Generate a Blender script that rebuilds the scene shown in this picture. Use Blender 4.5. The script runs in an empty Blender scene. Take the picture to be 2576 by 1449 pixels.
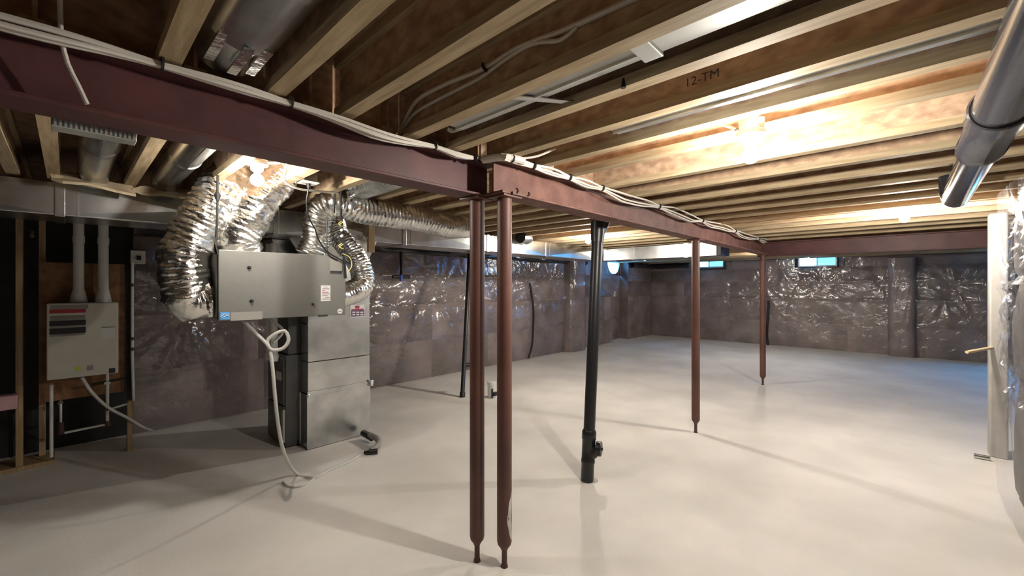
import bpy, bmesh, math, random
from mathutils import Vector, Matrix, noise
random.seed(7)
PI = math.pi
C = bpy.context.scene.collection
S = bpy.context.scene

# ------------------------------------------------------------------ camera, sky, exposure
CAM_H = 1.5
FWD = Vector((.7286, .685, 0)); RGT = Vector((.685, -.7286, 0))
cam_d = bpy.data.cameras.new('camera'); cam = bpy.data.objects.new('camera', cam_d); C.objects.link(cam)
cam.location = (0, 0, CAM_H)
cam.rotation_euler = (PI/2, 0, math.atan2(-.7286, .685))
cam_d.sensor_width = 36; cam_d.lens = 36*1050/2576
cam_d.shift_y = -4.5/2576
cam_d.clip_start = .02
S.camera = cam

w = bpy.data.worlds.new('daylight'); S.world = w; w.use_nodes = True
bg = w.node_tree.nodes['Background']
bg.inputs[0].default_value = (.06, .40, .95, 1); bg.inputs[1].default_value = 8.0

S.view_settings.view_transform = 'Standard'
S.view_settings.look = 'None'
S.view_settings.exposure = 2.93
S.view_settings.gamma = 1
S.view_settings.use_curve_mapping = False
try:
    S.cycles.use_denoising = True
    S.cycles.max_bounces = 12; S.cycles.diffuse_bounces = 7; S.cycles.glossy_bounces = 6
    S.cycles.transparent_max_bounces = 24
    S.cycles.sample_clamp_indirect = 6
except Exception:
    pass
BULB_W = 15.0

# ------------------------------------------------------------------ pixel -> point on a known plane
def ray(px, py):
    return FWD + RGT*((px-1288)/1050) + Vector((0, 0, (720-py)/1050))
def aX(px, py, X):
    r = ray(px, py); t = X/r.x; return Vector((X, r.y*t, CAM_H+r.z*t))
def aY(px, py, Y):
    r = ray(px, py); t = Y/r.y; return Vector((r.x*t, Y, CAM_H+r.z*t))
def aZ(px, py, Z):
    r = ray(px, py); t = (Z-CAM_H)/r.z; return Vector((r.x*t, r.y*t, Z))

# ------------------------------------------------------------------ materials
def mat(name, col, rough=.6, metal=0, var=.0, scale=8, stretch=(1, 1, 1), bump=0, bscale=40, spec=.5, col2=None, coat=0, detail=4, rand=0):
    m = bpy.data.materials.new(name); m.use_nodes = True
    nt = m.node_tree; N = nt.nodes; L = nt.links
    b = N['Principled BSDF']
    b.inputs['Base Color'].default_value = (*col, 1)
    b.inputs['Roughness'].default_value = rough
    b.inputs['Metallic'].default_value = metal
    b.inputs['Specular IOR Level'].default_value = spec
    b.inputs['Coat Weight'].default_value = coat
    tc = N.new('ShaderNodeTexCoord'); mp = N.new('ShaderNodeMapping')
    mp.inputs['Scale'].default_value = stretch
    L.new(tc.outputs['Object'], mp.inputs[0])
    vec = mp.outputs[0]
    if rand:
        oi = N.new('ShaderNodeObjectInfo'); ad = N.new('ShaderNodeVectorMath'); ad.operation = 'MULTIPLY_ADD'
        cx = N.new('ShaderNodeCombineXYZ')
        for k in range(3): L.new(oi.outputs['Random'], cx.inputs[k])
        L.new(cx.outputs[0], ad.inputs[0]); ad.inputs[1].default_value = (37, 53, 29); L.new(vec, ad.inputs[2])
        vec = ad.outputs[0]
    if var or col2:
        n = N.new('ShaderNodeTexNoise'); n.inputs['Scale'].default_value = scale; n.inputs['Detail'].default_value = detail
        L.new(vec, n.inputs['Vector'])
        rp = N.new('ShaderNodeValToRGB')
        c2 = col2 or tuple(max(0, c*(1-var)) for c in col)
        c1 = col if col2 else tuple(min(1, c*(1+var)) for c in col)
        rp.color_ramp.elements[0].position = .35; rp.color_ramp.elements[1].position = .65
        rp.color_ramp.elements[0].color = (*c2, 1); rp.color_ramp.elements[1].color = (*c1, 1)
        L.new(n.outputs['Fac'], rp.inputs[0])
        out = rp.outputs[0]
        if rand:
            hs = N.new('ShaderNodeHueSaturation'); mr = N.new('ShaderNodeMapRange')
            mr.inputs['To Min'].default_value = 1-rand; mr.inputs['To Max'].default_value = 1+rand
            L.new(oi.outputs['Random'], mr.inputs['Value']); L.new(mr.outputs[0], hs.inputs['Value'])
            L.new(out, hs.inputs['Color']); out = hs.outputs[0]
        L.new(out, b.inputs['Base Color'])
    if bump:
        n2 = N.new('ShaderNodeTexNoise'); n2.inputs['Scale'].default_value = bscale; n2.inputs['Detail'].default_value = 5
        L.new(vec, n2.inputs['Vector'])
        bp = N.new('ShaderNodeBump'); bp.inputs['Strength'].default_value = bump; bp.inputs['Distance'].default_value = .01
        L.new(n2.outputs['Fac'], bp.inputs['Height']); L.new(bp.outputs[0], b.inputs['Normal'])
    return m

M = {}
M['concrete'] = mat('concrete', (.70, .68, .64), .75, var=.10, scale=1.3, bump=.12, bscale=60, spec=.3, detail=8)
M['joist_flange'] = mat('joist_flange', (.46, .36, .23), .7, col2=(.33, .245, .145), scale=4, stretch=(14, 1.2, 14), bump=.1, rand=.18, spec=.2)
M['osb'] = mat('osb', (.53, .375, .25), .8, col2=(.34, .22, .145), scale=16, stretch=(1, 1, 1.6), bump=.15, bscale=30, rand=.15, spec=.15)
M['subfloor'] = mat('subfloor', (.36, .25, .17), .85, col2=(.23, .15, .10), scale=14, spec=.1)
M['lumber'] = mat('lumber', (.50, .37, .22), .7, col2=(.36, .25, .13), scale=4, stretch=(12, 12, 1), rand=.1, spec=.2)
M['plywood'] = mat('plywood', (.30, .17, .09), .8, col2=(.19, .095, .05), scale=10, spec=.15)
M['red_steel'] = mat('red_steel', (.125, .048, .048), .5, col2=(.085, .034, .036), scale=5, bump=.06, bscale=90, spec=.35, detail=7)
M['rust_steel'] = mat('rust_steel', (.19, .095, .075), .6, col2=(.125, .058, .048), scale=9, bump=.06, bscale=90, spec=.3, detail=7)
M['post_steel'] = mat('post_steel', (.15, .064, .048), .5, col2=(.09, .04, .032), scale=6, stretch=(1, 1, .4), bump=.05, bscale=80, spec=.4, detail=7)
M['jack'] = mat('jack', (.10, .055, .045), .5, metal=.5)
M['plaster'] = mat('plaster', (.50, .47, .44), .9, var=.2, scale=20)
M['galv'] = mat('galv', (.58, .59, .59), .27, metal=1, var=.18, scale=5, bump=.05, bscale=7)
M['galv_white'] = mat('galv_white', (.46, .47, .45), .5, metal=.35, var=.06, scale=4)
M['foil'] = mat('foil', (.86, .86, .84), .20, metal=1, bump=.5, bscale=28)
M['foil_crumple'] = mat('foil_crumple', (.86, .85, .82), .19, metal=1, bump=1.0, bscale=22)
M['hrv'] = mat('hrv', (.17, .168, .155), .42, metal=.2, var=.03, scale=30)
M['hrv_dark'] = mat('hrv_dark', (.05, .05, .05), .5)
M['furnace'] = mat('furnace', (.10, .10, .10), .35, metal=.3, var=.1)
M['white_enamel'] = mat('white_enamel', (.62, .60, .53), .45, var=.03)
M['pvc'] = mat('pvc', (.68, .68, .66), .4, var=.04)
M['hose'] = mat('hose', (.55, .55, .52), .4)
M['abs'] = mat('abs', (.012, .012, .014), .36, spec=.45)
M['abs_gloss'] = mat('abs_gloss', (.035, .035, .042), .13, spec=.8, bump=.05, bscale=8)
M['screen'] = bpy.data.materials.new('screen'); M['screen'].use_nodes = True
_n = M['screen'].node_tree; _t = _n.nodes.new('ShaderNodeBsdfTransparent'); _t.inputs[0].default_value = (.36, .37, .38, 1)
_n.links.new(_t.outputs[0], _n.nodes['Material Output'].inputs['Surface'])
M['black_cable'] = mat('black_cable', (.012, .012, .012), .5)
M['cable_white'] = mat('cable_white', (.62, .58, .52), .5, var=.1, scale=3)
M['yellow'] = mat('yellow', (.75, .66, .22), .5)
M['grey_wrap'] = mat('grey_wrap', (.40, .385, .365), .55, var=.08, scale=6)
M['white_plastic'] = mat('white_plastic', (.78, .76, .72), .4)
M['label_white'] = mat('label_white', (.78, .76, .76), .6)
M['label_blue'] = mat('label_blue', (.08, .35, .75), .5)
M['label_grey'] = mat('label_grey', (.30, .29, .27), .6)
M['label_purple'] = mat('label_purple', (.12, .07, .16), .6)
M['label_red'] = mat('label_red', (.42, .04, .06), .6)
M['label_green'] = mat('label_green', (.55, .68, .12), .6)
M['ink'] = mat('ink', (.03, .03, .035), .6)
M['kraft'] = mat('kraft', (.45, .36, .24), .8, var=.15)
M['batt'] = mat('batt', (.31, .245, .23), .95, col2=(.19, .145, .135), scale=2.4, bump=.5, bscale=24, spec=.1, detail=8, rand=.22)
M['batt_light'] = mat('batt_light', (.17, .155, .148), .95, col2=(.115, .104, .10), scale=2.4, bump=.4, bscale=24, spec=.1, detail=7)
M['foundation'] = mat('foundation', (.03, .029, .028), .9, var=.2)
M['black_poly'] = mat('black_poly', (.02, .02, .024), .18, spec=.6, bump=.4, bscale=14)
M['pink'] = mat('pink', (.55, .34, .36), .9, var=.1)
M['blue_plastic'] = mat('blue_plastic', (.05, .08, .40), .4)
M['wood_dowel'] = mat('wood_dowel', (.66, .52, .33), .6)
M['vinyl'] = mat('vinyl', (.75, .76, .78), .4)

def poly_mat(name, haze, base_gloss, rough=.10, bump=.5, bscale=6, fres=.45):
    m = bpy.data.materials.new(name); m.use_nodes = True
    nt = m.node_tree; N = nt.nodes; L = nt.links
    N.remove(N['Principled BSDF']); out = N['Material Output']
    tr = N.new('ShaderNodeBsdfTransparent'); tr.inputs[0].default_value = (.93, .93, .94, 1)
    gl = N.new('ShaderNodeBsdfGlossy'); gl.inputs['Roughness'].default_value = rough; gl.inputs[0].default_value = (1, 1, 1, 1)
    df = N.new('ShaderNodeBsdfDiffuse'); df.inputs[0].default_value = (.62, .60, .60, 1)
    lw = N.new('ShaderNodeFresnel')
    ge = N.new('ShaderNodeNewGeometry'); io = N.new('ShaderNodeMapRange')   # same reflectance from both sides of a thin sheet
    io.inputs['To Min'].default_value = 1.5; io.inputs['To Max'].default_value = 1/1.5
    L.new(ge.outputs['Backfacing'], io.inputs['Value']); L.new(io.outputs[0], lw.inputs[0])
    tc = N.new('ShaderNodeTexCoord'); ns = N.new('ShaderNodeTexNoise'); ns.inputs['Scale'].default_value = bscale
    ns.inputs['Detail'].default_value = 3; ns.inputs['Distortion'].default_value = 1.2
    bp = N.new('ShaderNodeBump'); bp.inputs['Strength'].default_value = bump; bp.inputs['Distance'].default_value = .03
    L.new(tc.outputs['Object'], ns.inputs['Vector']); L.new(ns.outputs['Fac'], bp.inputs['Height'])
    L.new(bp.outputs[0], gl.inputs['Normal']); L.new(bp.outputs[0], lw.inputs['Normal'])
    mx1 = N.new('ShaderNodeMixShader'); mx1.inputs[0].default_value = haze
    L.new(tr.outputs[0], mx1.inputs[1]); L.new(df.outputs[0], mx1.inputs[2])
    mm = N.new('ShaderNodeMath'); mm.operation = 'MULTIPLY_ADD'; mm.inputs[1].default_value = fres; mm.inputs[2].default_value = base_gloss
    mm.use_clamp = True
    L.new(lw.outputs[0], mm.inputs[0])
    mx2 = N.new('ShaderNodeMixShader')
    L.new(mm.outputs[0], mx2.inputs[0]); L.new(mx1.outputs[0], mx2.inputs[1]); L.new(gl.outputs[0], mx2.inputs[2])
    L.new(mx2.outputs[0], out.inputs['Surface'])
    return m
M['poly'] = poly_mat('poly', .05, .075, .19, .45, 6, .13)
M['poly_thick'] = poly_mat('poly_thick', .045, .06, .19, .45, 5, .15)
M['glass'] = poly_mat('glass', .0, .0, .02, 0, 1, 1)

def emis(name, col, s):
    m = bpy.data.materials.new(name); m.use_nodes = True
    b = m.node_tree.nodes['Principled BSDF']
    b.inputs['Base Color'].default_value = (.9, .9, .9, 1)
    b.inputs['Emission Color'].default_value = (*col, 1); b.inputs['Emission Strength'].default_value = s
    return m
R_BULB = .034
def bulb_mat(watts):
    k = 'bulb_%g' % watts
    if k not in M: M[k] = emis(k, (1.0, .935, .835), watts/(PI*4*PI*R_BULB**2))
    return k

# ------------------------------------------------------------------ mesh helpers
class MB:
    def __init__(s): s.v = []; s.f = []
    def add(s, vs, fs):
        n = len(s.v); s.v += [Vector(v) for v in vs]; s.f += [tuple(i+n for i in f) for f in fs]; return s
    def box(s, x0, y0, z0, x1, y1, z1):
        if x0 > x1: x0, x1 = x1, x0
        if y0 > y1: y0, y1 = y1, y0
        if z0 > z1: z0, z1 = z1, z0
        return s.add([(x0,y0,z0),(x1,y0,z0),(x1,y1,z0),(x0,y1,z0),(x0,y0,z1),(x1,y0,z1),(x1,y1,z1),(x0,y1,z1)],
                     [(0,3,2,1),(4,5,6,7),(0,1,5,4),(1,2,6,5),(2,3,7,6),(3,0,4,7)])
    def hexa(s, b, t):          # bottom quad, top quad
        return s.add(list(b)+list(t), [(0,3,2,1),(4,5,6,7),(0,1,5,4),(1,2,6,5),(2,3,7,6),(3,0,4,7)])
    def bar(s, p0, p1, wx, wy, up=(0, 0, 1)):   # rectangular bar from p0 to p1
        p0 = Vector(p0); p1 = Vector(p1); d = (p1-p0).normalized(); u = Vector(up)
        if abs(d.dot(u)) > .95: u = Vector((1, 0, 0))
        a = d.cross(u).normalized(); b = a.cross(d).normalized()
        q = lambda p: [p-a*wx/2-b*wy/2, p+a*wx/2-b*wy/2, p+a*wx/2+b*wy/2, p-a*wx/2+b*wy/2]
        return s.hexa(q(p0), q(p1))
    def tube(s, pts, r, seg=10, caps=True):
        pts = [Vector(p) for p in pts]; n = len(pts)
        rr = r if isinstance(r, (list, tuple)) else [r]*n
        T = [(pts[min(i+1, n-1)]-pts[max(i-1, 0)]).normalized() for i in range(n)]
        u = Vector((0, 0, 1)) if abs(T[0].z) < .9 else Vector((1, 0, 0))
        a = (u-T[0]*u.dot(T[0])).normalized()
        vs = []; fs = []
        for i in range(n):
            a = (a-T[i]*a.dot(T[i])).normalized(); b = T[i].cross(a)
            for k in range(seg):
                th = 2*PI*k/seg; vs.append(pts[i]+(a*math.cos(th)+b*math.sin(th))*rr[i])
        for i in range(n-1):
            for k in range(seg):
                k2 = (k+1) % seg; fs.append((i*seg+k, i*seg+k2, (i+1)*seg+k2, (i+1)*seg+k))
        if caps: fs.append(tuple(range(seg-1, -1, -1))); fs.append(tuple((n-1)*seg+k for k in range(seg)))
        return s.add(vs, fs)
    def lathe(s, prof, c=(0, 0, 0), seg=20):     # (r, z) pairs about a vertical axis
        c = Vector(c); vs = []; fs = []; n = len(prof)
        for r, z in prof:
            for k in range(seg):
                th = 2*PI*k/seg; vs.append(c+Vector((r*math.cos(th), r*math.sin(th), z)))
        for i in range(n-1):
            for k in range(seg):
                k2 = (k+1) % seg; fs.append((i*seg+k, i*seg+k2, (i+1)*seg+k2, (i+1)*seg+k))
        fs.append(tuple(range(seg-1, -1, -1))); fs.append(tuple((n-1)*seg+k for k in range(seg)))
        return s.add(vs, fs)

WL = {}
def link(o, parent):
    C.objects.link(o)
    if parent is not None: o.parent = parent
    return o
def obj(name, mb, m, parent=None, smooth=False, origin=None, bevel=0):
    """one mesh object from an MB whose vertices are in world coordinates"""
    base = WL.get(parent.name, Vector((0, 0, 0))) if parent is not None else Vector((0, 0, 0))
    org = Vector(origin) if origin is not None else base
    me = bpy.data.meshes.new(name)
    me.from_pydata([tuple(v-org) for v in mb.v], [], mb.f); me.update()
    o = bpy.data.objects.new(name, me); link(o, parent)
    o.location = org-base; WL[o.name] = org
    me.materials.append(M[m] if isinstance(m, str) else m)
    if smooth:
        bm = bmesh.new(); bm.from_mesh(me); bmesh.ops.recalc_face_normals(bm, faces=bm.faces)
        for f in bm.faces: f.smooth = True
        for e in bm.edges:
            if len(e.link_faces) == 2 and e.calc_face_angle(0) > .75: e.smooth = False
        bm.to_mesh(me); bm.free()
    if bevel:
        md = o.modifiers.new('bevel', 'BEVEL'); md.width = bevel; md.segments = 2; md.limit_method = 'ANGLE'
    return o
def tag(o, label, cat, group=None):
    o['label'] = label; o['category'] = cat; o['kind'] = 'thing'
    if group: o['group'] = group
    return o
def thing(name, label, cat, loc, group=None):
    o = bpy.data.objects.new(name, None); C.objects.link(o); o.location = loc; o.empty_display_size = .1
    WL[o.name] = Vector(loc)
    return tag(o, label, cat, group)
def struct(o): o['kind'] = 'structure'; return o
def sub(name, parent, loc):
    o = bpy.data.objects.new(name, None); C.objects.link(o); o.parent = parent
    o.location = Vector(loc)-WL[parent.name]; WL[o.name] = Vector(loc); return o

def spline(pts, step=.02):
    pts = [Vector(p) for p in pts]; out = []
    P = [pts[0]*2-pts[1]]+pts+[pts[-1]*2-pts[-2]]
    for i in range(1, len(P)-2):
        p0, p1, p2, p3 = P[i-1:i+3]; n = max(2, int((p2-p1).length/step))
        for k in range(n):
            t = k/n
            out.append(.5*((2*p1)+(p2-p0)*t+(2*p0-5*p1+4*p2-p3)*t*t+(3*p1-p0-3*p2+p3)*t**3))
    out.append(pts[-1]); return out
def flex(pts, r, pitch, depth, crumple=0, seg=30, step=.006):
    """corrugated flexible duct following a spline"""
    ps = spline(pts, step); mb = MB(); n = len(ps)
    mb.tube(ps, r, seg, True)
    s = 0; L = [0]
    for i in range(1, n): s += (ps[i]-ps[i-1]).length; L.append(s)
    for i in range(n):
        for k in range(seg):
            v = mb.v[i*seg+k]; d = v-ps[i]
            f = 1+depth*math.sin(2*PI*L[i]/pitch+.6*math.sin(3*2*PI*k/seg))
            if crumple:
                q = Vector((v.x*13, v.y*13, v.z*13)); q2 = Vector((v.x*34, v.y*34, v.z*34))
                f += crumple*noise.noise(q)+crumple*.75*abs(noise.noise(q2))-crumple*.2
                f += crumple*.55*noise.noise(Vector((L[i]*75, k*.8, 3)))
            mb.v[i*seg+k] = ps[i]+d*f
    return mb
def wire(pts, r, seg=7, step=.02): return MB().tube(spline(pts, step), r, seg)

# ================================================================== SETTING
ZJ = 2.17          # underside of the joists
ZT = 2.41          # underside of the subfloor
YL = 5.72          # left wall
XF = 12.35         # far wall

fl = MB().box(-2.6, -4.2, -.12, XF+.2, 6.3, 0)
struct(obj('floor', fl, 'concrete'))

# ---- ceiling: subfloor > joist > web, flange
ceiling = struct(obj('ceiling', MB().box(-2.6, -4.2, ZT, XF+.2, 6.3, ZT+.02), 'subfloor', origin=(0, 0, 0)))
JW = .056; FH = .038
def joist_meshes(y0, y1):
    a = MB().box(-.005, y0, FH, .005, y1, ZT-ZJ-FH)
    b = MB().box(-JW/2, y0, 0, JW/2, y1, FH)
    out = []
    for nm, mb, m in (('joist', a, 'osb'), ('flange', b, 'joist_flange')):
        me = bpy.data.meshes.new(nm); me.from_pydata([tuple(v) for v in mb.v], [], mb.f); me.materials.append(M[m]); out.append(me)
    return out
def joist(x, meshes, dy=0):
    wj = bpy.data.objects.new('joist', meshes[0]); link(wj, ceiling); wj.location = (x, dy, ZJ)
    for z in (0, ZT-ZJ-FH):
        f = bpy.data.objects.new('flange', meshes[1]); link(f, wj); f.location = (0, 0, z)
    return wj
RX = [-2.2, -1.8, -1.4, -1.0, -.6, -.2, .208, .498, .755, 1.062, 1.307, 1.57, 1.822, 2.092, 2.545, 2.935, 3.325, 3.695, 4.065, 4.445, 4.845, 5.225, 5.625, 6.07, 6.47, 6.97]
LX = [-1.9, -1.55, -1.2, -.85, -.52, -.225, -.06, .283, .642, .972, 1.29, 1.645, 1.9, 2.225, 2.5, 2.84, 3.18, 3.52, 3.86, 4.2, 4.642, 4.95, 5.22, 5.56, 5.9, 6.24, 6.58, 6.92, 7.26, 7.6, 8.0, 8.4, 8.8, 9.2, 9.6, 10.0, 10.4, 10.8, 11.2, 11.6, 12.0]
FX = [7.75, 8.15, 8.55, 8.95, 9.46, 9.85, 10.25, 10.65, 11.05, 11.45, 11.85, 12.2]
mr_ = joist_meshes(-4.1, 1.66); ml_ = joist_meshes(1.60, 6.2)
for x in RX+FX: joist(x, mr_)
for x in LX: joist(x if min(abs(x-q) for q in RX) > .06 else x+.0, ml_, .07)
# blocking panels between the joists above the steel beams
bl = sorted(RX)
for i in range(5, len(bl)-1):
    a, b = bl[i], bl[i+1]
    yb = 1.72 if a < 1.6 else 1.60
    obj('blocking', MB().box(a+.007, yb, ZJ+.002, b-.007, yb+.012, ZT), 'osb', ceiling)

# ---- walls: foundation, insulation blankets, clear sheet
def wall_frame(o, u, n):
    """returns f(a, z, d): point a along the wall, height z, d out of the wall"""
    o = Vector(o); u = Vector(u); n = Vector(n)
    return lambda a, z, d: o+u*a+n*d+Vector((0, 0, z))
def batts(wall, F, a0, a1, rows, wid, thick, m, seed):
    rnd = random.Random(seed); nrow = len(rows)-1
    for r in range(nrow):
        a = a0+(rnd.uniform(-.4, 0) if r % 2 else 0)
        while a < a1-.05:
            b = min(a+wid*rnd.uniform(.9, 1.1), a1); aa = max(a, a0)
            if b-aa > .05:
                nu, nv = max(3, int((b-aa)/.16)), 6; mb = MB(); vs = []; fs = []
                for j in range(nv+1):
                    for i in range(nu+1):
                        s, t = i/nu, j/nv
                        e = min(1, min(s, 1-s)*nu*.8+.0)**.5*(min(1, min(t, 1-t)*nv*.7))**.5
                        d = thick*(.35+.65*e)+.012*noise.noise(Vector((aa+(b-aa)*s, r*9+t*2, seed)))*e
                        vs.append(F(aa+(b-aa)*s, rows[r]+(rows[r+1]-rows[r])*t, d))
                for j in range(nv):
                    for i in range(nu):
                        k = j*(nu+1)+i; fs.append((k, k+1, k+nu+2, k+nu+1))
                # rim back to the wall
                rim = [i for i in range(nu+1)]+[j*(nu+1)+nu for j in range(1, nv+1)]+[nv*(nu+1)+i for i in range(nu-1, -1, -1)]+[j*(nu+1) for j in range(nv-1, 0, -1)]
                n0 = len(vs)
                for k in rim:
                    j, i = divmod(k, nu+1); vs.append(F(aa+(b-aa)*i/nu, rows[r]+(rows[r+1]-rows[r])*j/nv, 0))
                for q in range(len(rim)):
                    q2 = (q+1) % len(rim); fs.append((rim[q2], rim[q], n0+q, n0+q2))
                mb.add(vs, fs); obj('insulation_blanket', mb, m, wall, smooth=True)
            a = b
def sheet(wall, F, a0, a1, z0, z1, off, pins, seams, m, step=.03, seed=1, amp=.012, hole=None):
    """clear plastic sheet with folds that fan out from pins and run along seams"""
    rnd = random.Random(seed*31); pins = list(pins)
    for sz, sa in seams:
        if sa < .01: continue
        a = a0+.3
        while a < a1-.2:
            pins.append((a, sz+rnd.uniform(-.12, .12), rnd.uniform(.10, .2), rnd.choice((7, 8, 9)))); a += rnd.uniform(.35, .8)
    nu = int((a1-a0)/step); nv = int((z1-z0)/step); vs = []; fs = []
    for j in range(nv+1):
        z = z0+(z1-z0)*j/nv
        for i in range(nu+1):
            a = a0+(a1-a0)*i/nu
            d = off+amp*noise.noise(Vector((a*1.7, z*1.7, seed)))+amp*.45*noise.noise(Vector((a*5.5, z*3.5, seed+4)))
            for pa, pz, rad, nf in pins:
                da, dz = a-pa, z-pz; r = math.hypot(da, dz)
                if r < rad*2.4:
                    th = math.atan2(dz, da); g = math.exp(-(r/rad)**2)
                    fold = 1-2*abs(math.sin(th*nf*.5+1.3*math.sin(th*3+pa)))+.5*math.sin(th*nf*1.7+pa*3)
                    d += .017*g*fold*min(1, r/.12)-.022*math.exp(-(r/.07)**2)
            for sz, sa in seams:
                q = (z-sz-.012*math.sin(a*2.1+sz*9))/.03
                d += sa*math.exp(-q*q)*(1+.7*noise.noise(Vector((a*7, sz, seed+9))))
            vs.append(F(a, z, max(.006, d)))
    for j in range(nv):
        for i in range(nu):
            if hole:
                ca = a0+(a1-a0)*(i+.5)/nu; cz = z0+(z1-z0)*(j+.5)/nv
                if hole(ca, cz): continue
            k = j*(nu+1)+i; fs.append((k, k+1, k+nu+2, k+nu+1))
    return obj('plastic_sheet', MB().add(vs, fs), m, wall, smooth=True)

ROWS = [0, .62, 1.2, 1.65, 2.1]
# left wall, runs along X at Y = YL up to the window recess
WX0, WX1, WZ0 = 10.14, 10.80, 1.84
q = MB().box(-2.6, YL, 0, 8.55, YL+.5, ZT).box(8.55, YL, 0, 9.9, YL+.3, 1.26).box(8.55, YL+.3, 0, WX0-.02, YL+.5, ZT).box(WX1+1.05, YL+.3, 0, XF+.2, YL+.5, ZT)
q.box(WX0-.02, YL+.3, 0, WX1+1.05, YL+.5, WZ0-.02).box(WX0-.02, YL+.3, 2.2, WX1+1.05, YL+.5, ZT)
wl = struct(obj('wall_left', q, 'foundation'))
FL = wall_frame((0, YL, 0), (1, 0, 0), (0, -1, 0))
batts(wl, FL, .45, 8.55, ROWS, 1.25, .075, 'batt', 3)
batts(wl, FL, 8.55, 9.9, [0, .62, 1.26], 1.35, .075, 'batt', 4)
obj('sill_blanket', MB().add([FL(8.55, 1.25, .07), FL(9.9, 1.25, .07), FL(9.9, 1.46, -.24), FL(8.55, 1.46, -.24), FL(8.55, 1.2, .0), FL(9.9, 1.2, .0)], [(0, 1, 2, 3), (4, 5, 1, 0)]), 'batt', wl)
def pin_on_left(px, py): p = aY(px, py, YL-.1); return p.x, p.z
pinsL = [(*pin_on_left(1010, 640), .22, 9), (*pin_on_left(1105, 735), .38, 11), (*pin_on_left(1335, 712), .42, 13), (*pin_on_left(1180, 735), .35, 10),
         (*pin_on_left(1060, 670), .22, 9), (*pin_on_left(1375, 740), .35, 9), (*pin_on_left(470, 790), .6, 14), (*pin_on_left(400, 720), .4, 10), (2.6, .9, .5, 12), (7.3, 1.5, .4, 11)]
sheet(wl, FL, 8.55, 9.9, .02, 1.28, .105, [(9.3, 1.0, .3, 10), (9.0, .6, .3, 9)], [(.62, .006)], 'poly', .03, 2, .014)
FS = lambda a, t, d: FL(a, 1.265, .10).lerp(FL(a, 1.49, -.21), t)+Vector((0, -.6, .8))*d
sheet(wl, FS, 8.55, 9.9, 0, 1, .01, [(9.4, .5, .25, 11), (8.9, .3, .2, 9)], [], 'poly', .04, 3, .006)
sheet(wl, FL, .45, 8.55, .02, 2.12, .105, pinsL, [(1.2, .022), (1.65, .014), (.62, .006)], 'poly', .022, 1, .014)
# wrapped pipe chase bulging out of the left wall
def wrapped_column(wall, F, a0, a1, depth, z1, seed, name='wrapped_column', m='batt'):
    nu, nz = 18, 30; mb = MB(); vs = []; fs = []
    for j in range(nz+1):
        z = .0+z1*j/nz
        sq = 1-.10*math.exp(-((z-1.65)/.05)**2)-.07*math.exp(-((z-1.2)/.05)**2)-.04*math.exp(-((z-.62)/.05)**2)+.03*noise.noise(Vector((z*3, seed, 0)))
        for i in range(nu+1):
            s = -1+2*i/nu; c = (a0+a1)/2+(a1-a0)/2*math.copysign(abs(s)**.8, s)*sq
            d = depth*sq*(1-abs(s)**4)**.5+.05
            vs.append(F(c, z, d))
    for j in range(nz):
        for i in range(nu):
            k = j*(nu+1)+i; fs.append((k, k+1, k+nu+2, k+nu+1))
    o = obj(name, mb.add(vs, fs), m, wall, smooth=True)
    v2 = []
    for j in range(nz+1):
        for i in range(nu+1):
            v = vs[j*(nu+1)+i]; z = v.z; s = i/nu
            v2.append(v+(F(0, 0, 1)-F(0, 0, 0))*(.018+.010*noise.noise(Vector((s*7, z*8, seed+3)))+.006*math.sin(s*40+z*9)))
    obj('plastic_sheet', MB().add(v2, list(fs)), 'poly', wall, smooth=True)
    return o
wrapped_column(wl, FL, 7.76, 8.45, .2, 2.1, 2)
# recess with the small window, and the boxed corner
FR = wall_frame((0, YL+.3, 0), (1, 0, 0), (0, -1, 0))
batts(wl, FR, 9.9, 10.9, [0, .62, 1.2, 1.78], 1.25, .08, 'batt', 5)
batts(wl, FR, 8.55, 9.9, [1.2, 1.78], 1.35, .08, 'batt', 6)
def dome(a, z):
    return ((a-(WX0+WX1)/2)/((WX1-WX0)/2))**2+((z-2.2)/(2.2-WZ0))**2 < 1
sheet(wl, FR, 8.57, 10.9, .02, 2.16, .11, [(10.5, 1.45, .3, 11), (9.4, 1.7, .3, 10)], [(1.2, .015)], 'poly', .02, 8, .012, hole=dome)
# solid insulation around the dome-shaped opening
mbd = MB(); n = 20; cx = (WX0+WX1)/2; rx = (WX1-WX0)/2; rz = 2.2-WZ0
arc = [(cx-rx*math.cos(PI*k/n), 2.2-rz*math.sin(PI*k/n)) for k in range(n+1)]
vs = []; fs = []
for (a, z) in arc: vs += [FR(a, z, .085), FR(a, 1.78, .085)]
for k in range(n): fs.append((2*k, 2*k+2, 2*k+3, 2*k+1))
mbd.add(vs, fs)
mbd.add([FR(8.55, 2.2, .085), FR(WX0, 2.2, .085), FR(WX0, 1.78, .085), FR(8.55, 1.78, .085)], [(0, 1, 2, 3)])
mbd.add([FR(WX1, 2.2, .085), FR(10.9, 2.2, .085), FR(10.9, 1.78, .085), FR(WX1, 1.78, .085)], [(0, 1, 2, 3)])
obj('insulation_blanket', mbd, 'batt', wl)
FB = wall_frame((0, 5.73, 0), (1, 0, 0), (0, -1, 0))
obj('corner_chase', MB().box(10.90, 5.73, 0, XF, YL+.299, 2.20), 'batt', wl)
batts(wl, FB, 10.90, XF, [0, 1.2, 1.65, 2.12], 1.6, .06, 'batt', 6)
sheet(wl, FB, 10.88, XF-.02, .02, 2.12, .085, [(11.2, 1.42, .36, 12), (11.5, 1.8, .4, 9)], [(1.65, .015)], 'poly', .03, 12, .016)

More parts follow.
